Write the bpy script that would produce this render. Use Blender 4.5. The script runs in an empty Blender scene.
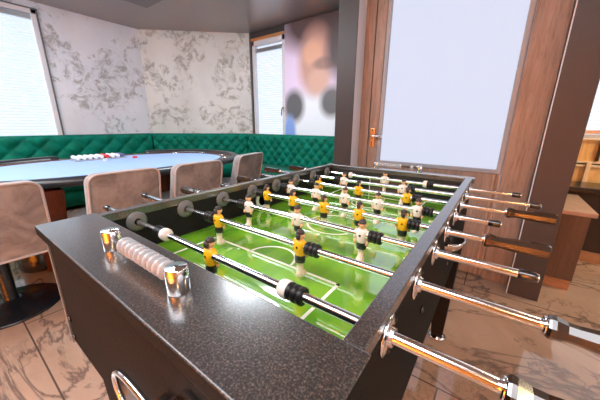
import bpy, bmesh, math, random
from mathutils import Vector, Matrix
random.seed(7)
PI = math.pi
COL = bpy.context.scene.collection
ZO = 0.80            # height of the rods above the floor

# ------------------------------------------------------------------ helpers
class MB:
    """collects shapes into one mesh"""
    def __init__(s):
        s.bm = bmesh.new(); s.mats = []
    def mi(s, m):
        if m not in s.mats: s.mats.append(m)
        return s.mats.index(m)
    def face(s, vs, m, smooth=False):
        try: f = s.bm.faces.new(vs)
        except ValueError: return None
        f.material_index = s.mi(m); f.smooth = smooth
        return f
    def box(s, lo, hi, m, rot=None, bev=0.0, seg=2):
        lo = Vector(lo); hi = Vector(hi); c = (lo+hi)/2; d = hi-lo
        r = bmesh.ops.create_cube(s.bm, size=1.0)
        vs = r['verts']
        for v in vs: v.co = Vector((v.co.x*d.x, v.co.y*d.y, v.co.z*d.z))
        fs = set(f for v in vs for f in v.link_faces)
        if bev > 0:
            es = set(e for v in vs for e in v.link_edges)
            rb = bmesh.ops.bevel(s.bm, geom=list(es), offset=bev, segments=seg, profile=0.5, affect='EDGES')
            fs = set(f for f in rb['faces']) | set(f for f in fs if f.is_valid)
            vs = list(set(v for f in fs for v in f.verts))
        i = s.mi(m)
        for f in fs: f.material_index = i
        for v in vs:
            co = v.co
            if rot is not None: co = rot @ co
            v.co = co + c
        return s
    def hexa(s, P, m):
        """8 points: bottom 4 then top 4"""
        v = [s.bm.verts.new(p) for p in P]
        for q in ((3,2,1,0),(4,5,6,7),(0,1,5,4),(1,2,6,5),(2,3,7,6),(3,0,4,7)):
            s.face([v[k] for k in q], m)
        return s
    def rings(s, rings, m, closed=True, cap=True, smooth=True):
        """skin a list of rings (lists of points); m may be one material or a list per segment"""
        R = [[s.bm.verts.new(p) for p in r] for r in rings]
        n = len(R[0])
        for k in range(len(R)-1):
            mm = m[k] if isinstance(m, (list, tuple)) else m
            for j in range(n if closed else n-1):
                a, b = R[k][j], R[k][(j+1) % n]
                c, d = R[k+1][(j+1) % n], R[k+1][j]
                s.face([a, b, c, d], mm, smooth)
        if cap and closed:
            s.face(list(reversed(R[0])), m[0] if isinstance(m, (list, tuple)) else m)
            s.face(R[-1], m[-1] if isinstance(m, (list, tuple)) else m)
        return s
    def lathe(s, prof, m, origin=(0,0,0), axis='z', n=24, smooth=True, cap=True):
        """prof = [(radius, along)]"""
        o = Vector(origin); rr = []
        for r, h in prof:
            ring = []
            for j in range(n):
                a = 2*PI*j/n; c, d = r*math.cos(a), r*math.sin(a)
                if axis == 'z': p = Vector((c, d, h))
                elif axis == 'x': p = Vector((h, c, d))
                else: p = Vector((d, h, c))
                ring.append(o+p)
            rr.append(ring)
        return s.rings(rr, m, True, cap, smooth)
    def tube(s, pts, r, m, n=10, closed=False):
        pts = [Vector(p) for p in pts]; N = len(pts); rr = []
        up = Vector((0,0,1)); prev = None
        for i, p in enumerate(pts):
            if closed: t = pts[(i+1) % N]-pts[i-1]
            else: t = pts[min(i+1, N-1)]-pts[max(i-1, 0)]
            t.normalize()
            if prev is None:
                ref = up if abs(t.dot(up)) < .9 else Vector((1,0,0))
                a = t.cross(ref).normalized()
            else:
                a = (prev - t*prev.dot(t)).normalized()
            prev = a; b = t.cross(a)
            q = r[i] if isinstance(r, (list, tuple)) else r
            rr.append([p + a*q*math.cos(2*PI*k/n) + b*q*math.sin(2*PI*k/n) for k in range(n)])
        if closed: rr.append([v.copy() for v in rr[0]])
        return s.rings(rr, m, True, not closed, True)
    def build(s, name, parent=None, loc=None, weld=False):
        if weld: bmesh.ops.remove_doubles(s.bm, verts=s.bm.verts, dist=1e-5)
        bmesh.ops.recalc_face_normals(s.bm, faces=s.bm.faces)
        me = bpy.data.meshes.new(name); s.bm.to_mesh(me); s.bm.free()
        for m in s.mats: me.materials.append(m)
        o = bpy.data.objects.new(name, me); COL.objects.link(o)
        if parent is not None: o.parent = parent
        if loc is not None: o.location = loc
        return o

def thing(name, label, cat, loc=(0,0,0), rz=0, group=None):
    o = bpy.data.objects.new(name, None); COL.objects.link(o)
    o.empty_display_size = .05
    o.location = loc; o.rotation_euler = (0,0,rz); o['label'] = label; o['category'] = cat
    if group: o['group'] = group
    return o
def tag(o, label, cat, group=None, kind=None):
    o['label'] = label; o['category'] = cat
    if group: o['group'] = group
    if kind: o['kind'] = kind
    return o
def struct(o, label=None, cat=None):
    o['kind'] = 'structure'
    if label: o['label'] = label
    if cat: o['category'] = cat
    return o
def copy_tree(o, parent=None):
    c = o.copy(); COL.objects.link(c)
    if parent is not None: c.parent = parent
    for ch in list(o.children): copy_tree(ch, c)
    return c

# ------------------------------------------------------------------ materials
def mat(name, col, rough=.5, metal=0., ior=1.45, sheen=0., coat=0., emit=None, es=0.):
    m = bpy.data.materials.new(name); m.use_nodes = True
    b = m.node_tree.nodes['Principled BSDF']
    b.inputs['Base Color'].default_value = (*col, 1)
    b.inputs['Roughness'].default_value = rough
    b.inputs['Metallic'].default_value = metal
    b.inputs['IOR'].default_value = ior
    b.inputs['Sheen Weight'].default_value = sheen
    b.inputs['Coat Weight'].default_value = coat
    b.inputs['Coat Roughness'].default_value = .08
    if emit:
        b.inputs['Emission Color'].default_value = (*emit, 1)
        b.inputs['Emission Strength'].default_value = es
    return m
def N(m, t, **kw):
    n = m.node_tree.nodes.new(t)
    for k, v in kw.items(): setattr(n, k, v)
    return n
def L(m, a, b): m.node_tree.links.new(a, b)
def bsdf(m): return m.node_tree.nodes['Principled BSDF']
def coords(m, scale=(1,1,1), rot=(0,0,0), loc=(0,0,0), kind='Object'):
    t = N(m, 'ShaderNodeTexCoord'); p = N(m, 'ShaderNodeMapping')
    p.inputs['Scale'].default_value = scale; p.inputs['Rotation'].default_value = rot
    p.inputs['Location'].default_value = loc
    L(m, t.outputs[kind], p.inputs['Vector']); return p.outputs['Vector']
def noise(m, vec, scale, detail=4, rough=.55, dist=0.):
    n = N(m, 'ShaderNodeTexNoise'); n.inputs['Scale'].default_value = scale
    n.inputs['Detail'].default_value = detail; n.inputs['Roughness'].default_value = rough
    n.inputs['Distortion'].default_value = dist
    if vec is not None: L(m, vec, n.inputs['Vector'])
    return n.outputs['Fac']
def ramp(m, fac, stops):
    r = N(m, 'ShaderNodeValToRGB'); e = r.color_ramp.elements
    while len(e) < len(stops): e.new(.5)
    for k, (p, c) in enumerate(stops):
        e[k].position = p; e[k].color = (*c, 1) if len(c) == 3 else c
    L(m, fac, r.inputs['Fac']); return r.outputs['Color']
def mixc(m, fac, a, b, mode='MIX'):
    x = N(m, 'ShaderNodeMix', data_type='RGBA', blend_type=mode)
    for s, v in ((0, fac), (6, a), (7, b)):
        if hasattr(v, 'is_output'): L(m, v, x.inputs[s])
        elif s == 0: x.inputs[0].default_value = v
        else: x.inputs[s].default_value = (*v, 1)
    return x.outputs[2]
def math_(m, op, a, b=0.):
    x = N(m, 'ShaderNodeMath', operation=op)
    for k, v in enumerate((a, b)):
        if hasattr(v, 'is_output'): L(m, v, x.inputs[k])
        else: x.inputs[k].default_value = v
    return x.outputs[0]
def bump(m, h, strength=.2, dist=.01):
    b = N(m, 'ShaderNodeBump'); b.inputs['Strength'].default_value = strength
    b.inputs['Distance'].default_value = dist
    L(m, h, b.inputs['Height']); L(m, b.outputs['Normal'], bsdf(m).inputs['Normal'])

M = {}
M['chrome'] = mat('chrome', (.88,.88,.9), .07, 1.)
M['rod_chrome'] = mat('rod_chrome', (.90,.90,.92), .16, 1.)
M['steel'] = mat('steel', (.62,.63,.66), .28, 1.)
M['black_rubber'] = mat('black_rubber', (.012,.011,.011), .38)
M['cap_black'] = mat('cap_black', (.015,.012,.010), .12, 0., 1.9)
M['black_metal'] = mat('black_metal', (.008,.009,.012), .22, 0., 1.6)
M['handle'] = mat('handle', (.028,.012,.005), .12, 0., 2.0)
M['ring_grey'] = mat('ring_grey', (.17,.165,.165), .3)
M['yellow'] = mat('yellow', (.95,.50,.01), .35)
M['jersey_white'] = mat('jersey_white', (.95,.80,.72), .35)
M['skin'] = mat('skin', (.90,.52,.28), .4)
M['sock'] = mat('sock', (.95,.74,.58), .4)
M['shorts'] = mat('shorts', (.015,.014,.014), .35)
M['hair'] = mat('hair', (.05,.035,.03), .45)
M['bead'] = mat('bead', (.62,.62,.65), .15, 0., 1.5)
bsdf(M['bead']).inputs['Transmission Weight'].default_value = .35
M['plastic_white'] = mat('plastic_white', (.72,.78,.68), .3)
M['line'] = mat('line', (.95,.92,.74), .3)
M['chrome_dark'] = mat('chrome_dark', (.10,.09,.09), .25, 1.)

# charcoal laminate with fine speckle
m = M['laminate'] = mat('laminate', (.05,.047,.047), .3, 0., 1.5)
v = coords(m); f = noise(m, v, 420, 2, .6); bsdf(m).inputs['Coat Weight'].default_value = 1.; bsdf(m).inputs['Coat IOR'].default_value = 2.1; bsdf(m).inputs['Coat Roughness'].default_value = .20
L(m, ramp(m, f, [(.38,(.012,.009,.008)),(.55,(.050,.039,.034)),(.70,(.15,.12,.105))]), bsdf(m).inputs['Base Color'])
bump(m, f, .04, .0005)
m = M['cabinet'] = mat('cabinet', (.022,.021,.021), .65, 0., 1.12)
v = coords(m); f = noise(m, v, 260, 2)
L(m, ramp(m, f, [(.3,(.014,.013,.012)),(.7,(.026,.024,.023))]), bsdf(m).inputs['Base Color'])
M['inner_wall'] = mat('inner_wall', (.020,.018,.017), .5, 0., 1.4)

# playfield
m = M['field'] = mat('field', (.10,.50,.03), .08, 0., 2.3); bsdf(m).inputs['Coat Weight'].default_value = 1.; bsdf(m).inputs['Coat IOR'].default_value = 1.8; bsdf(m).inputs['Coat Roughness'].default_value = .06
v = coords(m, (1,1,1)); f = noise(m, v, 5, 2)
w = N(m, 'ShaderNodeTexWave'); w.inputs['Scale'].default_value = 3.3; w.inputs['Distortion'].default_value = .6
L(m, v, w.inputs['Vector'])
c1 = ramp(m, w.outputs['Fac'], [(.3,(.085,.38,.02)),(.7,(.19,.50,.025))])
L(m, mixc(m, f, c1, (.28,.56,.03)), bsdf(m).inputs['Base Color'])

# floor tiles: brown glossy marble, seams at 0.95 (y) x 1.2 (x)
m = M['tile'] = mat('tile', (.4,.25,.16), .055, 0., 1.7)
v = coords(m)
n1 = noise(m, v, 1.1, 7, .6, .8)
n2 = noise(m, coords(m, (1,1.7,1), (0,0,.6)), .9, 9, .60, 1.2)
n3 = noise(m, coords(m, (1.2,1,1), (0,0,-.5), (3,1,0)), 1.9, 9, .62, .8)
n4 = noise(m, coords(m, (1,1,1), (0,0,0), (7,2,0)), 1.4, 4, .5)
base = ramp(m, n1, [(.28,(.25,.15,.10)),(.47,(.39,.25,.175)),(.70,(.49,.345,.26))])
vein = ramp(m, n2, [(.478,(0,0,0)),(.498,(1,1,1)),(.518,(0,0,0))])
vein2 = ramp(m, n3, [(.485,(0,0,0)),(.50,(1,1,1)),(.515,(0,0,0))])
mask = ramp(m, n4, [(.40,(0,0,0)),(.60,(1,1,1))])
c = mixc(m, math_(m, 'MULTIPLY', vein, .85), base, (.10,.065,.055))
c = mixc(m, math_(m, 'MULTIPLY', math_(m, 'MULTIPLY', vein2, mask), .8), c, (.13,.085,.07))
br = N(m, 'ShaderNodeTexBrick'); br.offset = 0.5
br.inputs['Scale'].default_value = 1.; br.inputs['Mortar Size'].default_value = .0035
br.inputs['Brick Width'].default_value = 1.9; br.inputs['Row Height'].default_value = .95
br.inputs['Mortar Smooth'].default_value = .1
L(m, coords(m, loc=(.2,.20,0)), br.inputs['Vector'])
L(m, mixc(m, br.outputs['Fac'], c, (.10,.06,.045)), bsdf(m).inputs['Base Color'])

# patinated pale wall panels
def patina(name, tint, a, dark):
    m = mat(name, tint, .45)
    v = coords(m, (1,1,1), (0,0,0), a)
    n1 = noise(m, v, 2.5, 9, .66, .7)
    n2 = noise(m, v, 7.0, 8, .70, .9)
    n3 = noise(m, coords(m, (1,1,.55), (0,0,0), a), 1.3, 5, .6)
    stain = math_(m, 'MULTIPLY', ramp(m, n1, [(.475,(0,0,0)),(.55,(1,1,1)),(.61,(.2,.2,.2))]), ramp(m, n2, [(.46,(0,0,0)),(.56,(1,1,1))]))
    soft = mixc(m, ramp(m, n3, [(.35,(0,0,0)),(.65,(1,1,1))]), tint, tuple(x*.82 for x in tint))
    c = mixc(m, math_(m, 'MULTIPLY', stain, .68), soft, dark)
    L(m, c, bsdf(m).inputs['Base Color'])
    return m
M['patina_cool'] = patina('patina_cool', (.74,.76,.81), (0,0,0), (.17,.15,.13))
M['patina_warm'] = patina('patina_warm', (.65,.675,.655), (3.3,1.2,.4), (.15,.125,.095))

M['ceiling'] = mat('ceiling_paint', (.27,.225,.21), .28, 0., 2.0)
M['pillar'] = mat('pillar_paint', (.050,.046,.049), .4)
M['reveal'] = mat('lit_side_tone', (.66,.69,.74), .4)  # pale colour standing in for light on the pillar sides
M['ring_light'] = mat('panel_face', (.20,.17,.16), .4)
M['plaster'] = mat('plaster', (.60,.58,.58), .6)
M['frame_white'] = mat('frame_white', (.66,.65,.68), .35)
M['frame_dark'] = mat('frame_dark', (.13,.12,.115), .4)
M['cup_metal'] = mat('cup_metal', (.80,.64,.58), .22, 1.)
M['bead_grey'] = mat('bead_grey', (.34,.35,.38), .4)
M['copper'] = mat('copper', (.90,.42,.16), .28, .8)
M['orange_wall'] = mat('orange_wall', (.80,.36,.07), .6)
M['dark_wall'] = mat('dark_wall', (.02,.017,.016), .5)

def wood(name, a, b, scale=(14,14,1.2), rough=.4, rot=(0,0,0)):
    m = mat(name, a, rough)
    v = coords(m, scale, rot)
    n = noise(m, v, 2.2, 8, .65, .6); n2 = noise(m, v, 9, 6, .7, .3)
    c = ramp(m, n, [(.3,a),(.7,b)])
    c = mixc(m, math_(m, 'MULTIPLY', ramp(m, n2, [(.52,(0,0,0)),(.70,(1,1,1))]), .55), c, tuple(x*.45 for x in a))
    L(m, c, bsdf(m).inputs['Base Color']); bump(m, n2, .12, .003)
    return m
M['door_wood'] = wood('door_wood', (.23,.16,.125), (.40,.295,.24))
M['panel_wood'] = wood('panel_wood', (.085,.05,.036), (.13,.08,.055))
M['red_wood'] = wood('red_wood', (.16,.035,.012), (.24,.06,.02), rough=.3)
M['track_wood'] = wood('track_wood', (.10,.028,.014), (.16,.05,.025), (6,6,6), .18)
M['pale_wood'] = wood('pale_wood', (.72,.42,.14), (.88,.60,.26))
M['bench_rail'] = mat('bench_rail', (.86,.66,.42), .35)
M['plinth_wood'] = wood('plinth_wood', (.28,.14,.07), (.42,.23,.12), (1.5,14,14))
M['counter_wood'] = wood('counter_wood', (.42,.25,.17), (.55,.36,.26), (2,10,10), .3)

# velvet fabrics
m = M['taupe'] = mat('taupe_velvet', (.36,.28,.25), .7, sheen=.5)
v = coords(m); f = noise(m, v, 7, 6, .6, .8)
L(m, ramp(m, f, [(.32,(.19,.172,.170)),(.52,(.33,.305,.300)),(.72,(.41,.38,.375))]), bsdf(m).inputs['Base Color'])
bsdf(m).inputs['Sheen Roughness'].default_value = .4
M['piping'] = mat('piping', (.50,.44,.43), .6, sheen=.4)
m = M['green_velvet'] = mat('green_velvet', (0,.22,.13), .6, ior=1.22, sheen=.10)
bsdf(m).inputs['Sheen Tint'].default_value = (.35,.95,.75,1)
v = coords(m); f = noise(m, v, 9, 4, .6)
L(m, ramp(m, f, [(.3,(.0,.10,.062)),(.7,(.0,.20,.135))]), bsdf(m).inputs['Base Color'])

m = M['felt'] = mat('felt', (.30,.45,.78), .75, sheen=.1)
M['rail'] = mat('rail_leather', (.022,.022,.026), .28, 0., 1.6)
M['apron'] = mat('apron', (.05,.045,.045), .35)
M['chip_white'] = mat('chip_white', (.82,.82,.84), .4)
M['chip_red'] = mat('chip_red', (.75,.04,.05), .4)
M['chip_blue'] = mat('chip_blue', (.10,.12,.28), .4)
M['chip_tray'] = mat('chip_tray', (.35,.36,.40), .35)

# light coming through blinds and frosted panes
def glow(name, col, s, rough=.5, base=(.75,.77,.82)):
    return mat(name, base, rough, emit=col, es=s)
M['blind_left'] = glow('blind_left', (.72,.86,1.0), .84, .6, (.30,.31,.33))
M['blind_back'] = glow('blind_back', (.74,.85,1.0), .82, .6, (.30,.31,.33))
M['blind_right'] = glow('blind_right', (.78,.89,1.0), .92, .6, (.30,.31,.33))
M['frosted'] = glow('frosted_glass', (.76,.81,1.0), .90, .6, (.02,.02,.022))
M['sky_glow'] = glow('sky_glow', (.75,.88,1.0), 1.6)
M['lamp'] = glow('lamp_glass', (1.0,.62,.28), 9.)

# blurred portrait print: soft coloured blotches
m = M['mural'] = mat('mural_print', (.6,.55,.66), .3)
tc = N(m, 'ShaderNodeTexCoord')
def blob(cx, cz, rx, rz, hard=1.0):
    p = N(m, 'ShaderNodeMapping'); p.vector_type = 'POINT'
    p.inputs['Scale'].default_value = (1/rx, 0, 1/rz); p.inputs['Location'].default_value = (-cx/rx, 0, -cz/rz)
    L(m, tc.outputs['Object'], p.inputs['Vector'])
    g = N(m, 'ShaderNodeTexGradient', gradient_type='SPHERICAL'); L(m, p.outputs['Vector'], g.inputs['Vector'])
    s = math_(m, 'MULTIPLY', g.outputs['Fac'], 2.2*hard)
    x = N(m, 'ShaderNodeClamp'); L(m, s, x.inputs['Value']); return x.outputs[0]
# the panel's own coordinates: x from 0 (its left edge), z from 0 (its bottom edge)
c = mixc(m, blob(.35,1.15,.7,.9), (.50,.47,.60), (.78,.66,.86))
c = mixc(m, blob(.55,.40,.7,.55), c, (.80,.88,.95))
c = mixc(m, blob(.66,1.74,.95,.52), c, (.10,.07,.075))
c = mixc(m, blob(.55,1.20,.36,.55), c, (.55,.34,.28))
c = mixc(m, blob(.50,1.32,.20,.20), c, (.72,.43,.31))
c = mixc(m, blob(.60,.95,.22,.22), c, (.64,.42,.34))
c = mixc(m, blob(.72,1.17,.26,.10), c, (.34,.23,.20))
c = mixc(m, blob(1.0,1.35,.34,.5), c, (.10,.08,.085))
c = mixc(m, blob(.18,.62,.24,.30), c, (.12,.13,.14))
c = mixc(m, blob(.84,.66,.24,.26), c, (.14,.15,.16))
c = mixc(m, blob(.10,.25,.14,.30), c, (.22,.38,.80))
L(m, c, bsdf(m).inputs['Base Color'])

# ------------------------------------------------------------------ room
CZ = 2.50
XL, YB = -4.10, 3.20
b = MB(); b.box((-5,-3.4,-.12), (4,4,0), M['tile']); struct(b.build('floor'))
b = MB(); b.box((-5,-3.4,CZ), (4,4,CZ+.12), M['ceiling']); struct(b.build('ceiling'))

# left wall with its window
WY0, WY1, WZ0, WZ1 = -1.60, .83, .72, 2.41
b = MB(); W = M['patina_cool']
b.box((XL-.14,WY1,0), (XL,2.06,CZ), W)
b.box((XL-.14,-3.2,0), (XL,WY0,CZ), W)
b.box((XL-.14,WY0,0), (XL,WY1,WZ0), W)
b.box((XL-.14,WY0,WZ1), (XL,WY1,CZ), W)
struct(b.build('wall_left'))
wr = struct(thing('window_1', 'large window in the left wall', 'window', (XL,0,0)))
b = MB(); F = M['frame_white']
b.box((-.10,WY1-.05,WZ0), (.012,WY1,WZ1), F, bev=.004); b.box((-.10,WY0,WZ0), (.012,WY0+.05,WZ1), F, bev=.004)
b.box((-.10,WY0,WZ1-.05), (.012,WY1,WZ1), F, bev=.004); b.box((-.10,WY0,WZ0), (.012,WY1,WZ0+.05), F, bev=.004)
b.box((0,WY1-.003,WZ0), (.02,WY1+.014,WZ1+.014), M['frame_dark']); b.box((0,WY0,WZ1), (.02,WY1+.014,WZ1+.014), M['frame_dark'])
b.build('frame', wr)
b = MB(); b.box((-.09,WY0+.05,WZ0+.05), (-.082,WY1-.05,WZ1-.05), M['sky_glow']); b.build('pane', wr)

def pleated(name, A, B, z0, z1, mt, n, label, depth=.012, head=None):
    """pleated blind hung between plan points A and B"""
    A = Vector(A); B = Vector(B); d = (B-A); nrm = Vector((d.y,-d.x,0)).normalized()
    t = thing(name, label, 'blind', (A.x, A.y, z0))
    b = MB(); up = Vector((0,0,1)); rows = []
    for k in range(2*n+1):
        z = (z1-z0)*k/(2*n); off = nrm*(depth if k % 2 else 0)
        rows.append([off+up*z, d+off+up*z])
    b.rings(rows, mt, closed=False, cap=False, smooth=False); b.build('pleats', t)
    b = MB(); q = nrm*.02
    P = [-nrm*.006, d-nrm*.006, d+nrm*.03, nrm*.03]
    b.hexa([p+up*(z1-z0) for p in P]+[p+up*(z1-z0+.055) for p in P], M['steel']); b.build('head_rail', t)
    b = MB(); b.hexa([p-up*.03 for p in P]+[p for p in P], M['steel']); b.build('bottom_rail', t)
    return t
pleated('window_blind', (XL-.045,WY0+.06,0), (XL-.045,WY1-.055,0), WZ0+.085, WZ1-.11, M['blind_left'], 42,
        'white pleated blind drawn down over the large left window')

# corner (diagonal) wall
b = MB(); W = M['patina_warm']
A0 = Vector((XL,2.03,0)); A1 = Vector((-2.80,YB,0)); d = (A1-A0).normalized(); nn = Vector((-d.y,d.x,0))
b.hexa([A0,A1,A1+nn*.14,A0+nn*.14]+[p+Vector((0,0,CZ)) for p in (A0,A1,A1+nn*.14,A0+nn*.14)], W)
struct(b.build('wall_corner'))
b = MB()
b.box((-2.81,YB-.02,0), (-2.78,YB+.03,CZ), M['frame_dark']); struct(b.build('trim_1'))

# back wall with narrow window and mural
BX0, BX1, BZ0, BZ1 = -2.76, -2.06, .72, 2.40
b = MB()
b.box((-2.95,YB,0), (BX0,YB+.14,CZ), M['pillar']); b.box((BX0,YB,BZ1), (BX1,YB+.14,CZ), M['pillar'])
b.box((BX0,YB,0), (BX1,YB+.14,BZ0), M['pillar']); b.box((BX1,YB,0), (-.2,YB+.14,CZ), M['pillar'])
struct(b.build('wall_back'))
wr = struct(thing('window_2', 'narrow window in the back wall', 'window', (0,YB,0)))
b = MB()
b.box((BX0,-.012,BZ0), (BX0+.05,.09,BZ1), F, bev=.004); b.box((BX1-.06,-.012,BZ0), (BX1,.09,BZ1), F, bev=.004)
b.box((BX0,-.012,BZ1-.10), (BX1,.09,BZ1), F, bev=.004); b.box((BX0,-.012,BZ0), (BX1,.09,BZ0+.05), F, bev=.004)
b.build('frame', wr)
b = MB(); b.box((BX0,-.03,BZ1-.035), (BX1,-.01,BZ1+.005), M['copper']); b.build('header_strip', wr)
b = MB(); b.box((BX0+.05,.07,BZ0+.05), (BX1-.06,.078,BZ1-.10), M['blind_back']); b.build('pane', wr)
b = MB(); hx = BX1-.03
b.box((hx-.015,-.022,1.275), (hx+.015,-.010,1.345), M['steel'], bev=.003)
b.tube([(hx,-.02,1.33),(hx,-.05,1.33),(hx-.012,-.052,1.30),(hx-.02,-.052,1.21)], .008, M['chrome_dark']); b.build('window_handle', wr)
pleated('window_blind', (BX0+.06,YB+.045,0), (BX1-.07,YB+.045,0), BZ0+.07, BZ1-.20, M['blind_back'], 40,
        'white pleated blind on the narrow window beside the blurred portrait')
b = MB(); b.box((0,-.03,0), (1.66,0,1.76), M['mural'])
o = tag(b.build('portrait_mural', loc=(-2.05,YB-.001,.72)), 'blurred portrait print covering the wall beside the narrow window', 'wall print')

t = thing('ceiling_panel', 'grey box panel fixed to the ceiling above the corner wall', 'ceiling panel', (-2.5,1.31,2.45))
b = MB(); b.box((-.52,-.36,0), (.5,.36,.048), M['ring_light'], bev=.004); b.build('frame', t)
b = MB(); b.box((-.42,-.30,-.006), (.42,.28,.0), M['ring_light']); b.build('face', t)

# alcove partition behind the left pillar, and side walls
b = MB(); b.box((-.35,1.90,0), (-.22,YB,CZ), M['pillar']); struct(b.build('wall_alcove'))
b = MB(); b.box((1.00,1.97,0), (1.10,YB+.14,CZ), M['dark_wall']); struct(b.build('wall_divider'))

# pillars either side of the door
b = MB(); b.box((-.345,1.74,0), (-.186,1.93,CZ), M['pillar'], bev=.003)
b.box((-.1862,1.746,.0), (-.1835,1.90,CZ), M['reveal']); struct(b.build('trim_2'), 'dark pillar left of the door with its lit side coloured pale', 'pillar')  # pale sheet paints the light on the pillar's right face
b = MB(); b.box((.99,1.76,0), (1.145,1.97,CZ), M['pillar'], bev=.003)
b.box((.985,1.762,.0), (.9905,1.768,CZ), M['reveal']); struct(b.build('trim_3'), 'dark pillar right of the door', 'pillar')  # thin pale strip paints the lit left side of this pillar

# door
DY = 1.88
dr = struct(thing('door_1', 'brown wooden door with a big frosted pane', 'door', (0,DY,0)))
G0, G1, GZ0, GZ1 = .012, .800, .790, 2.20
b = MB(); D = M['door_wood']
b.box((-.186,-.005,0), (-.105,.07,CZ), D, bev=.003)          # fixed frame left
b.box((.835,-.005,0), (.99,.07,CZ), D, bev=.003)
b.box((-.105,-.005,2.36), (.835,.07,CZ), D, bev=.003)
b.build('door_frame', dr)
lf = MB()
lf.box((-.100,.0,.012), (-.022,.06,2.35), D, bev=.003)
lf.box((-.022,.0,.012), (.830,.06,GZ0-.02), D, bev=.002)
lf.box((-.022,.0,GZ1+.02), (.830,.06,2.35), D, bev=.002)
lf.box((.822,.0,GZ0-.02), (.832,.06,GZ1+.02), D)
leaf = lf.build('door_leaf', dr)
b = MB(); B = M['bead_grey']
for (x0,x1,z0,z1) in ((G0-.030,G0,GZ0-.028,GZ1+.028),(G1,G1+.028,GZ0-.028,GZ1+.028),(G0,G1,GZ0-.028,GZ0),(G0,G1,GZ1,GZ1+.028)):
    b.box((x0,-.010,z0), (x1,.03,z1), B, bev=.004)
b.build('glazing_bead', dr)
b = MB(); b.box((G0,.008,GZ0), (G1,.020,GZ1), M['frosted']); b.build('pane', dr)
for x in (.797,.826):
    b = MB(); b.box((x-.005,-.010,.02), (x+.005,.0,GZ0-.03), M['counter_wood'], bev=.002); b.build('edge_strip', dr)
b = MB()
b.box((-.085,-.010,.895), (-.048,-.0,1.045), M['copper'], bev=.0045, seg=3)
for z in (.91,.928,1.03): b.lathe([(.005,-.012),(.005,-.009)], M['chrome_dark'], (-.066,0,z), 'y', 10)
hp = b.build('handle_plate', dr)
b = MB(); b.tube([(-.066,-.01,.985),(-.066,-.045,.985),(-.045,-.052,.985),(.035,-.052,.983)], .007, M['chrome']); b.build('door_handle', dr)

# far right: dark base wall, window with blind, pale wooden bench
b = MB()
b.box((1.10,2.70,0), (4,2.84,.575), M['dark_wall']); b.box((1.10,YB,0), (1.18,YB+.14,CZ), M['pillar'])
b.box((1.18,YB,0), (4,YB+.14,.97), M['pillar']); b.box((1.18,YB,2.42), (4,YB+.14,CZ), M['pillar'])
b.box((3.0,YB,.97), (4,YB+.14,2.42), M['pillar'])
struct(b.build('wall_nook'))
b = MB(); b.box((1.10,2.682,0), (4,2.70,.085), M['plinth_wood']); struct(b.build('baseboard_nook'))
wr = struct(thing('window_3', 'window beyond the right pillar', 'window', (0,YB,0)))
b = MB()
b.box((1.18,-.012,.97), (1.22,.09,2.42), F); b.box((2.96,-.012,.97), (3.0,.09,2.42), F)
b.box((1.18,-.012,.97), (3.0,.09,1.0), F); b.box((1.18,-.012,2.38), (3.0,.09,2.42), F); b.build('frame', wr)
b = MB(); b.box((1.22,.07,1.0), (2.96,.078,2.38), M['blind_right']); b.build('pane', wr)
pleated('window_blind', (1.225,YB+.045,0), (2.955,YB+.045,0), 1.035, 2.30, M['blind_right'], 34,
        'white pleated blind beyond the right pillar above the pale wooden bench')
t = thing('wooden_bench', 'pale orange wooden bench back standing under the right window', 'bench', (1.14,2.98,.0))
b = MB(); b.box((.0,0,.0), (1.6,.045,.735), M['pale_wood'], bev=.004); b.build('lower_panel', t)
b = MB(); b.box((.0,.005,.785), (1.6,.04,.965), M['pale_wood'], bev=.004); b.build('upper_panel', t)
for z in (.735,.766,.955):
    b = MB(); b.box((.0,-.012,z), (1.6,.05,z+.019), M['bench_rail'], bev=.004); b.build('rail', t)
b = MB(); b.box((.312,-.02,.79), (.330,.0,.955), M['black_metal']); b.build('dark_post', t)
b = MB(); b.box((.265,-.03,.0), (.295,-.012,.785), M['bench_rail'], bev=.006); b.build('pale_post', t)
b = MB(); b.box((1.14,2.60,.576), (2.6,2.93,.615), M['black_metal'], bev=.006)
tag(b.build('window_sill'), 'black ledge lying in front of the pale wooden bench', 'ledge')
t = thing('low_cabinet', 'low brown cabinet with pale wooden top right of the dark pillar', 'cabinet', (1.152,2.03,0))
b = MB(); b.box((-.002,-.012,.525), (.196,.62,.553), M['counter_wood'], bev=.004); b.build('top', t)
b = MB(); b.box((0,0,.075), (.172,.60,.525), M['panel_wood'], bev=.002); b.build('body', t)
b = MB(); b.box((.004,.012,0), (.168,.60,.075), M['plinth_wood']); b.build('plinth', t)

# unseen rest of the room
b = MB(); b.box((-5,-3.4,0), (4,-3.2,CZ), M['orange_wall']); struct(b.build('wall_front'))
b = MB(); b.box((3.8,-3.4,0), (4,YB,CZ), M['plaster']); struct(b.build('wall_right'))
for nm, lo, hi in (('added_window_glow',(3.75,-1.6,.8),(3.80,1.6,2.3)),):  # added glow panel for brighter surroundings and rod reflections, out of view
    wr = struct(thing(nm, 'unseen glowing window panel added behind the photographer', 'window', ((lo[0]+hi[0])/2,(lo[1]+hi[1])/2,lo[2])))
    b = MB(); b.box(lo, hi, M['sky_glow']); o = b.build('pane', wr); o.matrix_parent_inverse = Matrix.Translation(-wr.location)

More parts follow.
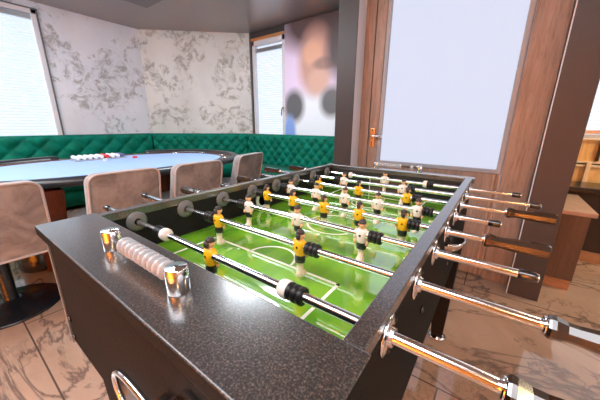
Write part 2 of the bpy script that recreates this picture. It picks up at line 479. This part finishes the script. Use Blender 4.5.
# ------------------------------------------------------------------ sofa
def sofa(label, A, ang, L_, sx, sz, m0, m1):
    """A = left end at the wall; ang = direction along the wall; m0, m1 = mitre slopes of the two ends"""
    t = thing('tufted_sofa', label, 'sofa', (A[0], A[1], 0), ang, 'green tufted sofa sections along the walls')
    G = M['green_velvet']; g = .004
    def slab(b, y0, y1, z0, z1, r):
        """mitred block from depth y0 (wall side) to y1 (room side) with rounded top front edge"""
        prof = [(y0,z0),(y1,z0),(y1,z1-r)]
        for k in range(1,5):
            a = PI/2*k/4; prof.append((y1-r+r*math.cos(a), z1-r+r*math.sin(a)))
        prof.append((y0,z1))
        b.rings([[Vector((g+y*m0,-y,z)) for y, z in prof],[Vector((L_-g-y*m1,-y,z)) for y, z in prof]], G)
    H0, H1 = .40, .915
    b = MB(); slab(b, .012, .115, .10, H1, .03)
    nz = int((H1-H0)/.016); nx = int(L_/.016); rows = []
    for k in range(nz+1):
        z = (H1-H0-.012)*k/nz; row = []
        for j in range(nx+1):
            x0, x1 = g+.115*m0, L_-g-.115*m1
            x = x0+(x1-x0)*j/nx
            u = x/sx + z/sz; w = x/sx - z/sz
            pf = abs(math.sin(PI*u/2)*math.sin(PI*w/2))**.40
            ex = min(x-x0, x1-x); ez = min(z, H1-H0-.012-z); e = min(1, ex/.03)*min(1, ez/.03)
            row.append(Vector((x, -.114-.048*pf*e-.012*e, H0+z)))
        rows.append(row)
    b.rings(rows, G, closed=False, cap=False); b.build('backrest', t)
    b = MB(); slab(b, .14, .66, .26, .43, .05); b.build('seat_cushion', t)
    b = MB(); slab(b, .12, .63, .05, .259, .01); b.build('base', t)
    for x in (.45, L_-.45):
        for y in (-.55,-.17):
            b = MB(); b.lathe([(.018,0),(.025,.05)], M['black_metal'], (x,y,0), n=12); b.build('foot', t)
    return t
dd = (A1-A0); tA, tB = math.tan((PI/2-math.atan2(dd.y,dd.x))/2), math.tan(math.atan2(dd.y,dd.x)/2)
sofa('green velvet tufted sofa section under the large left window', (XL+.003,-1.6), PI/2, 3.63, .125, .115, 0, tA)
sofa('green velvet tufted sofa section across the room corner', (A0-nn*.004)[:2], math.atan2(dd.y,dd.x), dd.length-.050, .085, .085, tA, tB)
sofa('green velvet tufted sofa section beneath the blurred portrait', (-2.838,YB-.036), 0, 2.43, .078, .085, tB, 0)

# ------------------------------------------------------------------ poker table
PC = Vector((-2.16,.76,0)); PA, PB, PZ = 1.24, .86, .72
def oval(off, n=96):
    pts = []
    for k in range(n):
        a = 2*PI*k/n; c, s = math.cos(a), math.sin(a); e = 2/2.3
        pts.append(Vector(((PB-off)*math.copysign(abs(c)**e, c), (PA-off)*math.copysign(abs(s)**e, s), 0)))
    return pts
pt = thing('poker_table', 'oval poker table with light blue felt and dark padded rail', 'table', (PC.x,PC.y,0))
Z = Vector((0,0,1))
b = MB(); o1 = oval(.20); b.face([b.bm.verts.new(p+Z*(PZ-.018)) for p in o1], M['felt'])
b.rings([[p+Z*(PZ-.03) for p in o1],[p+Z*(PZ-.018) for p in o1]], M['felt'], cap=False); b.build('felt', pt)
b = MB()
for i in (0,):
    R0, R1 = oval(.20), oval(.085)
    b.rings([[p+Z*(PZ-.03) for p in R1],[p+Z*(PZ-.030) for p in R0],[p+Z*(PZ-.015) for p in R0],[p+Z*(PZ-.013) for p in R1],[p+Z*(PZ-.03) for p in R1]], M['track_wood'], cap=False, smooth=False)
b.build('racetrack', pt)
# padded rail, open at the dealer's place on the far side
sec = [(.0,-.030),(-.004,-.012),(.006,.006),(.03,.017),(.06,.015),(.078,.002),(.085,-.016),(.085,-.03)]
ov = [oval(o) for o, z in sec]; n = 96; rail = []
for k in range(n+1):
    q = (k+n//2+3) % n
    if k > n-10: break
    rail.append([ov[i][q]+Z*(PZ+sec[i][1]) for i in range(len(sec))])
b = MB(); b.rings(rail, M['rail']); b.build('padded_rail', pt)
b = MB()
b.rings([[p+Z*(PZ-.03) for p in oval(.004)],[p+Z*(PZ-.040) for p in oval(.012)],[p+Z*(PZ-.050) for p in oval(.12)],[p+Z*(PZ-.095) for p in oval(.30)]], M['apron']); b.build('apron', pt)
for k in (8,14,21,28,35,60,68,76,84,90):
    p = oval(.14)[k]; b = MB(); b.lathe([(.034,0),(.040,.0),(.040,.004),(.034,.005),(.032,-.0)], M['chrome'], p+Z*(PZ-.016), n=18, cap=False); b.build('cup_holder', pt)
for y in (-.66,.66):
    b = MB(); b.hexa([(.22,y-.07,0),(.40,y-.07,0),(.40,y+.07,0),(.22,y+.07,0),(.30,y-.09,PZ-.095),(.56,y-.09,PZ-.095),(.56,y+.09,PZ-.095),(.30,y+.09,PZ-.095)], M['red_wood']); b.build('leg', pt)
    b = MB(); b.hexa([(-.40,y-.07,0),(-.22,y-.07,0),(-.22,y+.07,0),(-.40,y+.07,0),(-.56,y-.09,PZ-.095),(-.30,y-.09,PZ-.095),(-.30,y+.09,PZ-.095),(-.56,y+.09,PZ-.095)], M['red_wood']); b.build('leg', pt)
b = MB(); b.lathe([(.135,.0),(.14,.02),(.13,.15),(.12,.16),(.05,.17),(.05,PZ-.095)], M['black_metal'], (.22,-.72,0), n=28); b.build('pedestal', pt)
# chips in the dealer's tray
b = MB(); b.box((-.10,-.235,0), (.10,.235,.010), M['chip_tray'], bev=.003)
tag(b.build('chip_tray', loc=(PC.x-.50,PC.y+.0,PZ-.0175)), 'flat silver dealer tray lying on the blue felt under the chip rows', 'tray')
cols = ['chip_white']*5+['chip_red','chip_white','chip_white','chip_blue']
desc = ['leftmost white chip row','second white chip row from the left','third white chip row from the left','fourth white chip row from the left',
        'white chip row just left of the red row','red chip row','white chip row just right of the red row','white chip row next to the dark blue row','dark blue chip row']
for k in range(9):
    y = -.205+k*.051
    b = MB(); r = .019; nn_ = 13
    for j in range(nn_):
        x = -.082+j*.0125
        b.lathe([(r*.93,x),(r,x+.001),(r,x+.0105),(r*.93,x+.0115)], M[cols[k]], (0,0,r), 'x', 16)
    o = b.build('chip_row', loc=(PC.x-.50, PC.y+y, PZ-.0070))
    tag(o, desc[k] + ' on the dealer tray', 'poker chips', 'chip rows on the dealer tray')
for (x,y,c,lb) in ((-.30,.27,'chip_red','small pile of red chips on blue felt in front of the tray'),(-.28,-.02,'chip_white','small pile of white chips on blue felt in front of the tray')):
    b = MB()
    for j in range(5): b.lathe([(.02,j*.004),(.0215,j*.004+.0005),(.0215,j*.004+.0033),(.02,j*.004+.0038)], M[c], (random.uniform(-.001,.001),0,0), n=18)
    tag(b.build('chip_stack', loc=(PC.x+x,PC.y+y,PZ-.0175)), lb, 'poker chips', 'loose chip piles on the felt')

# ------------------------------------------------------------------ chairs (local: faces -x)
def rrect(w, z0, z1, r, n=6):
    pts = []
    for (cx, cz, a0) in ((w/2-r, z1-r, 0), (-w/2+r, z1-r, PI/2), (-w/2+r*.6, z0+r*.6, PI), (w/2-r*.6, z0+r*.6, 1.5*PI)):
        rr = r if cz > (z0+z1)/2 else r*.6
        for k in range(n+1):
            a = a0+PI/2*k/n; pts.append((cx+rr*math.cos(a), cz+rr*math.sin(a)))
    return pts
def make_chair(label):
    t = thing('velvet_chair', label, 'chair', (0,0,0), 0, 'taupe velvet swivel chairs along the poker table')
    def bx(y, z): return .23 + .22*(z-.40) - .35*y*y      # reclined and gently curved back plane
    BK = [(y*(1-.12*(z-.55)), z) for y, z in rrect(.43,.36,.78,.055)]
    b = MB(); th = .075; rings = []
    for (ins, off) in ((.012,0.),(.0,.010),(0.,th-.012),(.014,th)):
        rings.append([Vector((bx(y,z)-.0-th+off, y*(1-ins*4), z-ins*.5 if z > .6 else z)) for y, z in BK])
    b.rings(rings, M['taupe']); b.build('backrest', t)
    b = MB()
    b.tube([(bx(y,z)+.002, y*.985, z-.002) for y, z in BK], .0065, M['piping'], 8, True); b.build('piping', t)
    b = MB(); rr = []
    for (s, z) in ((.80,.345),(.95,.352),(1.,.37),(1.,.43),(.96,.455),(.80,.468)):
        ring = []
        for k in range(40):
            a = 2*PI*k/40; c, q = math.cos(a), math.sin(a); e = 2/3.2
            ring.append(Vector((-.04+.25*s*math.copysign(abs(c)**e,c), .245*s*math.copysign(abs(q)**e,q), z)))
        rr.append(ring)
    b.rings(rr, M['taupe']); b.build('seat', t)
    b = MB(); b.lathe([(.10,.345),(.10,.335),(.034,.33),(.034,.30),(.033,.06),(.04,.045)], M['black_metal'], n=24); b.build('column', t)
    b = MB(); b.lathe([(.235,0),(.24,.006),(.23,.012),(.12,.026),(.05,.05),(.045,.055)], M['black_metal'], n=48); b.build('base_disc', t)
    return t
lab = ['taupe velvet chair nearest the left edge, its black disc base in view',
       'second taupe velvet chair from the left, backed against the poker table',
       'third taupe velvet chair from the left, at the rounded poker table end',
       'rightmost taupe velvet chair, seen behind the soccer table before the green sofa']
pos = [(-1.42,-.205,.0), (-1.385,.405,0.), (-1.375,.935,.0), (-1.52,1.575,.2)]
ch = make_chair(lab[0])
for i, (x, y, rz) in enumerate(pos):
    o = ch if i == 0 else copy_tree(ch)
    o.location = (x,y,0); o.rotation_euler = (0,0,rz); o['label'] = lab[i]

# ------------------------------------------------------------------ foosball table
# table frame: x along the rods, y away from the near end, z=0 at the rods
H = .0386; W_IN = .694; W_OUT = .720; Y0, Y1 = -.079, 1.112; FZ = -.088; CB = -.285
ft = thing('foosball_table', 'charcoal foosball table with chrome rods over a bright green field', 'foosball table', (0,0,ZO))
Lm, Cb = M['laminate'], M['cabinet']
b = MB()
b.box((.694,Y0,H-.022), (.720,Y1,H), Lm, bev=.0015); b.box((.694,Y0,CB), (.7199,Y1+.03,H-.022), Cb); b.build('side_wall', ft)
b = MB()
b.box((-.026,Y0,H-.022), (0,Y1,H), Lm, bev=.0015); b.box((-.0259,Y0,CB), (0,Y1+.03,H-.022), Cb); b.build('side_wall', ft)
b = MB()
R = []
for x0, x1, y0, y1 in ((-.042,.728,-.200,Y0),):
    b.box((x0,y0,H-.024), (x1,y1,H), Lm, bev=.003, seg=3)
    b.mi(Cb); b.bm.normal_update()
    for f in b.bm.faces:
        if abs(f.normal.z) < .6: f.material_index = b.mi(Cb)
b.build('end_board', ft)
b = MB(); b.box((-.034,Y1,H-.022), (.730,Y1+.045,H), Lm, bev=.002); b.box((0,Y1,CB), (.694,Y1+.03,H-.022), M['inner_wall']); b.build('end_board', ft)
b = MB(); b.box((-.026,-.186,CB), (.72,-.168,H-.024), Cb, bev=.002)
b.box((-.0258,-.168,CB), (-.008,Y0,H-.024), Cb); b.box((.702,-.168,CB), (.7198,Y0,H-.024), Cb)
b.box((0,Y0-.018,CB), (.694,Y0,H-.024), M['inner_wall']); b.build('end_cabinet', ft)
b = MB(); b.box((-.030,-.190,CB-.004), (-.022,-.178,H-.026), M['steel'], bev=.001); b.build('corner_trim', ft)
b = MB(); b.box((-.02,Y0,CB), (.715,Y1+.02,CB+.012), Cb); b.build('cabinet_bottom', ft)
# field with its lines
b = MB(); b.box((0,Y0,FZ-.008), (W_IN,Y1,FZ), M['field'])
fz0, fz1 = FZ, FZ+.0006; LN = M['line']; cx = .347; lw = .0072
def ln(x0, y0, x1, y1): b.box((x0,y0,fz0), (x1,y1,fz1), LN)
def arc(cx_, cy_, r, a0, a1, n=40):
    P = []
    for k in range(n+1):
        a = a0+(a1-a0)*k/n; P.append((math.cos(a), math.sin(a)))
    for k in range(n):
        (c0,s0),(c1,s1) = P[k], P[k+1]
        q = [(cx_+(r-lw/2)*c0, cy_+(r-lw/2)*s0), (cx_+(r+lw/2)*c0, cy_+(r+lw/2)*s0), (cx_+(r+lw/2)*c1, cy_+(r+lw/2)*s1), (cx_+(r-lw/2)*c1, cy_+(r-lw/2)*s1)]
        b.face([b.bm.verts.new((x,y,fz1)) for x, y in q], LN)
for sgn in (0,1):
    Yf = lambda y: y if not sgn else 1.05-y
    def lnn(x0,y0,x1,y1):
        a, c = sorted((Yf(y0),Yf(y1))); ln(x0,a,x1,c)
    lnn(.100,.1815,.553,.1890); lnn(.096,-.02,.1035,.189); lnn(.5455,-.02,.553,.189)
    lnn(.195,.040,.475,.046); lnn(.193,-.05,.199,.046); lnn(.471,-.05,.477,.046)
    if not sgn: arc(.335,.186,.072,.0,PI)
    else: arc(.335,.864,.072,PI,2*PI)
arc(cx,.525,.098,0,2*PI); ln(0,.522,W_IN,.528)
b.build('playfield', ft)
# goal mouths
b = MB(); b.box((.247,Y1-.004,FZ+.001), (.447,Y1-.0005,-.018), M['panel_wood']); b.box((.243,Y1-.006,FZ+.001), (.247,Y1-.0005,-.014), M['line']); b.box((.447,Y1-.006,FZ+.001), (.451,Y1-.0005,-.014), M['line'])
b.box((.243,Y1-.006,-.018), (.451,Y1-.0005,-.014), M['line']); b.build('goal', ft)
# ball entry ring on the left inside wall, cup on the right outside wall
b = MB(); b.lathe([(.026,0),(.040,.0),(.042,.004),(.040,.009),(.030,.009),(.026,.0)], M['plastic_white'], (0,.508,-.046), 'x', 32, cap=False)
b.lathe([(.027,.001),(.002,.001)], M['black_rubber'], (0,.508,-.046), 'x', 24); b.build('ball_entry', ft)
b = MB(); rr = []
for k in range(9):
    a = PI/2*k/8; r = .044*math.cos(a)+.0005; z = -.05-.034*math.sin(a)
    rr.append([Vector((.7205+r*math.sin(t)*.95, .535+r*1.25*math.cos(t), z)) for t in [PI*j/16 for j in range(17)]])
b.rings(rr, M['cup_metal'], closed=False, cap=False)
b.tube([(.7205+.044*.95*math.sin(PI*j/16), .535+.055*math.cos(PI*j/16), -.05) for j in range(17)], .0035, M['chrome'], 8); b.build('ball_cup', ft)
# legs
def leg(x, y, sx, sy):
    P = []
    for (w, dx, z) in ((.050, .012, -.782), (.105, 0., CB+.0)):
        cx_, cy_ = x+sx*dx, y+sy*dx; q = w/2
        P += [Vector((cx_-q,cy_-q,z)), Vector((cx_+q,cy_-q,z)), Vector((cx_+q,cy_+q,z)), Vector((cx_-q,cy_+q,z))]
    b = MB(); b.hexa(P, Cb); lg = b.build('leg', ft)
    b = MB(); b.lathe([(.036,-.798),(.043,-.794),(.041,-.786),(.022,-.779),(.014,-.774)], M['chrome'], (x+sx*.012,y+sy*.012,0), n=28); b.build('leg_foot', lg)
    return lg
leg(.045,-.105,-1,-1); leg(.650,-.105,1,-1); leg(.045,1.06,-1,1); leg(.678,1.055,1,1)
# screws
for (p, ax) in (((.7205,.239,-.108),'x'),((.7205,.60,-.16),'x'),((.7205,.86,-.16),'x')):
    b = MB(); b.lathe([(.007,0),(.0085,.001),(.006,.004),(.002,.005)], M['chrome_dark'], p, ax, 14); b.build('screw', ft)
for (x, z) in ((-.002,-.207),(-.002,-.262)):
    b = MB(); b.lathe([(.002,-.006),(.006,-.005),(.0075,-.001),(.006,0)], M['chrome_dark'], (x,-.186,z), 'y', 14); b.build('screw', ft)
# oval ball return with chrome ring, and coin lever on the near end
b = MB(); cxo, czo, rx, rz = .395,-.205,.112,.052
b.tube([(cxo+rx*math.copysign(abs(math.cos(a))**.8,math.cos(a)), -.190, czo+rz*math.copysign(abs(math.sin(a))**.8,math.sin(a))) for a in [2*PI*k/40 for k in range(40)]], .0055, M['chrome'], 10, True); b.build('ball_return_ring', ft)
b = MB(); b.face([b.bm.verts.new((cxo+rx*math.cos(a), -.1868, czo+rz*math.sin(a))) for a in [2*PI*k/40 for k in range(40)]], M['black_rubber'])
b.build('ball_return_hole', ft)
b = MB(); b.box((.545,-.225,-.066), (.60,-.186,-.030), M['chrome'], bev=.006); b.box((.515,-.215,-.078), (.60,-.186,-.066), M['black_rubber'], bev=.004)
b.lathe([(.012,-.03),(.014,-.026),(.014,-.0)], M['chrome'], (.505,-.19,-.085), 'y', 18); b.build('ball_lever', ft)

# score counters
def counter(y, z, x0, x1, rp, beads, rb):
    """chrome posts at x0 and x1 joined by a thin bar with sliding beads"""
    sc = bpy.data.objects.new('score_counter', None); COL.objects.link(sc); sc.parent = ft
    for x in (x0, x1):
        b = MB(); h = rp*2.5
        b.lathe([(rp*.97,0),(rp,.001),(rp,h-.002),(rp*.93,h),(rp*.2,h),(rp*.18,h+.0005)], M['chrome'], (x,y,z), n=32); b.build('post', sc)
    zb = z+rp*1.55
    b = MB(); b.lathe([(.0022,x0),(.0022,x1)], M['chrome_dark'], (0,y,zb), 'x', 8); b.build('bar', sc)
    for xb in beads:
        b = MB(); pr = [(rb*.62,xb-.0072),(rb*.66,xb-.0045),(rb*.95,xb-.0035),(rb,xb-.001),(rb,xb+.002),(rb*.93,xb+.0042),(rb*.66,xb+.0050),(rb*.62,xb+.0072)]
        b.lathe(pr, M['bead'], (0,y,zb), 'x', 20); b.build('bead', sc)
    return sc
counter(-.139, H, .240, .465, .0155, [.302+.0152*k for k in range(10)], .0148)
counter(Y1+.022, H, .262, .488, .0135, [.278+.0125*k for k in range(10)]+[.452], .0125)

# players
def make_player(jersey):
    """figure hanging on its rod: rod along x at z=0, faces +y"""
    sec = [ # z, cx(y), rx, ry, material of the segment above
        (-.0770,.006,.0085,.0125,'sock'), (-.0745,.006,.0105,.0150,'sock'), (-.066,.004,.0100,.0125,'sock'),
        (-.060,.001,.0078,.0080,'sock'), (-.050,0,.0080,.0080,'sock'), (-.0395,0,.0095,.0090,'sock'),
        (-.0390,0,.0128,.0105,'shorts'), (-.030,0,.0135,.0110,'shorts'), (-.0215,0,.0125,.0105,'shorts'),
        (-.0210,0,.0128,.0108,jersey), (-.010,0,.0145,.0125,jersey), (.000,0,.0165,.0135,jersey),
        (.0085,0,.0165,.0120,jersey), (.0135,0,.0120,.0095,jersey), (.0160,0,.0062,.0065,'skin'),
        (.0185,.001,.0058,.0062,'skin'), (.0205,.0015,.0075,.0085,'skin'), (.025,.0015,.0090,.0100,'skin'),
        (.0300,.001,.0094,.0104,'hair'), (.0345,.0,.0090,.0100,'hair'), (.0385,-.0005,.0066,.0074,'hair'), (.0402,-.0005,.002,.002,'hair')]
    b = MB(); n = 18
    rings = [[Vector((rx*math.cos(2*PI*k/n), cy+ry*math.sin(2*PI*k/n), z)) for k in range(n)] for z, cy, rx, ry, _ in sec]
    b.rings(rings, [M[s[4]] for s in sec[:-1]])
    for s in (-1,1):                                              # arms hanging to the hips
        b.tube([(s*.0135,0,.0095),(s*.0175,.000,.004),(s*.0188,.001,-.006),(s*.0178,.003,-.014)], [.0050,.0056,.0050,.0042], M[jersey], 10)
        b.tube([(s*.0178,.003,-.0135),(s*.0165,.005,-.021),(s*.0155,.006,-.026)], [.0036,.0034,.0036], M['skin'], 10)
    # hair at the back of the head, nose, chest screw
    b.tube([(0,-.0075,.019),(0,-.0090,.025),(0,-.0080,.032)], [.0045,.0062,.0060], M['hair'], 12)
    b.tube([(0,.0105,.0268),(0,.0128,.0245)], [.0016,.0020], M['skin'], 8)
    for s in (-1,1):
        b.tube([(s*.0035,.0108,.0275),(s*.0035,.0116,.0275)], .0010, M['hair'], 6)
        b.tube([(s*.0090,.001,.0240),(s*.0105,.001,.0265)], .0018, M['skin'], 8)
        b.lathe([(.0026,-.0006),(.0026,.0012)], M['shorts'], (0,s*.0134,.000), 'y', 10)
    return b.build('player_figure')
protos = {'yellow': make_player('yellow'), 'jersey_white': make_player('jersey_white')}
used = set()
def bumper(rod, x, side):
    """ribbed black stop ring sleeve on a rod"""
    b = MB(); pr = []
    for k in range(3):
        o = -.0165+k*.0115
        pr += [(.0115,o-.0005),(.0150,o+.0005),(.0156,o+.004),(.0150,o+.0085),(.0115,o+.0095)]
    b.lathe(pr, M['black_rubber'], (x,0,0), 'x', 22); b.build('bumper', rod)
def collar(rod, x):
    b = MB(); b.lathe([(.0085,-.011),(.0142,-.010),(.0160,-.003),(.0160,.006),(.0145,.010),(.0085,.011)], M['jersey_white'], (x,0,0), 'x', 22)
    b.lathe([(.0022,.0),(.0022,.0012)], M['shorts'], (x-.002,-.0156,0), 'y', 8); b.build('collar', rod)
def handle(rod, x, s, ln_):
    """octagonal handle beginning at x and running in direction s"""
    b = MB(); pr = [(.0148,0),(.0168,.003),(.0165,.008),(.0132,.020),(.0128,.032),(.0150,.055),(.0168,.085),(.0165,ln_-.004),(.0145,ln_)]
    rr = []
    for r, h in pr: rr.append([Vector((x+s*h, r*math.cos(2*PI*(j+.5)/8), r*math.sin(2*PI*(j+.5)/8))) for j in range(8)])
    b.rings(rr, M['handle'], smooth=False); hd = b.build('handle', rod)
    b = MB(); b.lathe([(.0082,x-s*.004),(.0125,x-s*.004),(.0128,x+s*.0004)], M['chrome'], (0,0,0), 'x', 20); b.build('ferrule', hd)
def cap(rod, x, s):
    b = MB(); b.lathe([(.0086,x-s*.030),(.0098,x-s*.028),(.0098,x-s*.006),(.0085,x-s*.002),(.004,x)], M['cap_black'], (0,0,0), 'x', 20); b.build('end_cap', rod)
Yw, Wh = 'yellow', 'jersey_white'
rods = [
 (Yw, [.341], [.136,.570], [.158,.547], (-.224,'c'), (.846,'h')),
 (Yw, [.172,.467], [.135,.502], [], (-.294,'c'), (.892,'h')),
 (Wh, [.139,.348,.552], [.109,.588], [], (-.144,'h'), (.895,'c')),
 (Yw, [.083,.214,.347,.476,.611], [.052,.641], [], (-.200,'c'), (.806,'h')),
 (Wh, [.087,.218,.350,.480,.615], [.052,.646], [], (-.137,'h'), (.837,'c')),
 (Yw, [.136,.337,.540], [.100,.576], [], (-.240,'c'), (.850,'h')),
 (Wh, [.190,.481], [.155,.517], [], (-.232,'h'), (.946,'c')),
 (Wh, [.347], [.135,.562], [.153,.542], (-.156,'h'), (.898,'c')),
]
for i, (team, men, bumps, cols_, le, re) in enumerate(rods):
    y = .15*i
    x0 = le[0]; x1 = re[0]
    b = MB(); b.lathe([(.0074,x0),(.008,x0+.001),(.008,x1-.001),(.0074,x1)], M['rod_chrome'], (0,0,0), 'x', 24)
    rod = b.build('rod', ft, (0,y,0))
    for (xe, k), s in ((le,-1),(re,1)):
        if k == 'h': handle(rod, xe, s, .119)
        else: cap(rod, xe, s)
    for x in bumps: bumper(rod, x, 1)
    for x in cols_: collar(rod, x)
    for x in men:
        if team in used:
            p = protos[team].copy(); COL.objects.link(p)
        else:
            p = protos[team]; used.add(team)
        p.parent = rod; p.location = (x,0,0)
        p.rotation_euler = (random.uniform(-.05,.05), 0, 0 if team == Yw else PI)
    # bearings
    b = MB(); b.lathe([(.0095,.0),(.0285,.0),(.0285,.003),(.022,.007),(.0125,.009),(.0095,.009)], M['ring_grey'], (0,y,0), 'x', 30, cap=False); b.build('inner_bearing', ft)
    b = MB(); b.lathe([(.0095,.0),(.0285,.0),(.0285,.0025),(.020,.004),(.0135,.005),(.0130,.009),(.0095,.009)], M['chrome'], (W_OUT,y,0), 'x', 34, cap=False)
    for k in range(3):
        a = .5+2*PI*k/3; b.lathe([(.0032,.003),(.003,.0048),(.001,.0052)], M['black_rubber'], (W_OUT,y+.0235*math.cos(a),.0235*math.sin(a)), 'x', 10)
    b.build('outer_bearing', ft)
    b = MB(); b.lathe([(.0095,.0),(.026,.0),(.026,-.003),(.0125,-.008),(.0095,-.008)], M['ring_grey'], (W_IN,y,0), 'x', 26, cap=False); b.build('inner_bearing', ft)
    b = MB(); b.lathe([(.0095,.0),(.0285,.0),(.0285,-.0025),(.0155,-.005),(.0150,-.014),(.0095,-.014)], M['chrome'], (-.026,y,0), 'x', 26, cap=False); b.build('outer_bearing', ft)

# ------------------------------------------------------------------ lights
def area(name, loc, target, size, energy, col, sy=None, spread=None):
    l = bpy.data.lights.new(name, 'AREA'); l.energy = energy; l.color = col; l.size = size
    if spread: l.spread = spread
    if sy: l.shape = 'RECTANGLE'; l.size_y = sy
    o = bpy.data.objects.new(name, l); COL.objects.link(o); o.location = loc
    o.rotation_euler = (Vector(target)-Vector(loc)).to_track_quat('-Z','Y').to_euler()
    return o
# warm ceiling lamps over the part of the room behind the photographer
area('unseen_area_light', (.6,-2.0,2.45), (.6,-3.1,0.7), 1.2, 250, (1.0,.50,.16), .4, 1.3)
area('unseen_area_light', (2.6,-1.4,2.45), (2.8,-1.6,0), .4, 30, (1.0,.55,.22))
# added broad fill lights, unseen, over the foosball table and the poker corner
area('added_fill_light', (.2,-.75,2.46), (.2,-.5,0), 3.0, 84, (.88,.94,1.0), 1.5)
area('added_fill_light', (-2.3,-.75,2.46), (-2.5,.3,0), 2.2, 130, (.86,.93,1.0), 1.2)
area('unseen_area_light', (-1.4,1.75,2.46), (-1.9,2.1,0), .7, 50, (.86,.94,1.0), .7)  # added cool fill for the dim alcove walls, just out of view
area('unseen_area_light', (2.3,2.2,2.45), (2.0,2.7,.6), .4, 42, (1.0,.80,.52))  # added warm fill to brighten the bench nook

w = bpy.data.worlds.new('world'); bpy.context.scene.world = w; w.use_nodes = True
w.node_tree.nodes['Background'].inputs['Color'].default_value = (.75,.85,1,1)
w.node_tree.nodes['Background'].inputs['Strength'].default_value = .4

# ------------------------------------------------------------------ camera
cam = bpy.data.cameras.new('camera'); co = bpy.data.objects.new('camera', cam); COL.objects.link(co)
yaw, pitch, roll, FPX = -.6326, .2723, .0059, 268.89
cam.sensor_width = 36; cam.lens = 36*FPX/600; cam.clip_start = .01
cy, sy, cp, sp = math.cos(yaw), math.sin(yaw), math.cos(pitch), math.sin(pitch)
fw = Vector((sy*cp, cy*cp, -sp)); rt = Vector((cy,-sy,0)); up = rt.cross(fw)
r2 = rt*math.cos(roll)+up*math.sin(roll); u2 = -rt*math.sin(roll)+up*math.cos(roll)
R3 = Matrix((r2, u2, -fw)).transposed()
co.matrix_world = Matrix.Translation((.8001,-.3062,.2666+ZO)) @ R3.to_4x4()
sc = bpy.context.scene; sc.camera = co
sc.view_settings.view_transform = 'Standard'; sc.view_settings.look = 'None'
sc.view_settings.gamma = 1; sc.view_settings.use_curve_mapping = False
sc.view_settings.exposure = 0.0
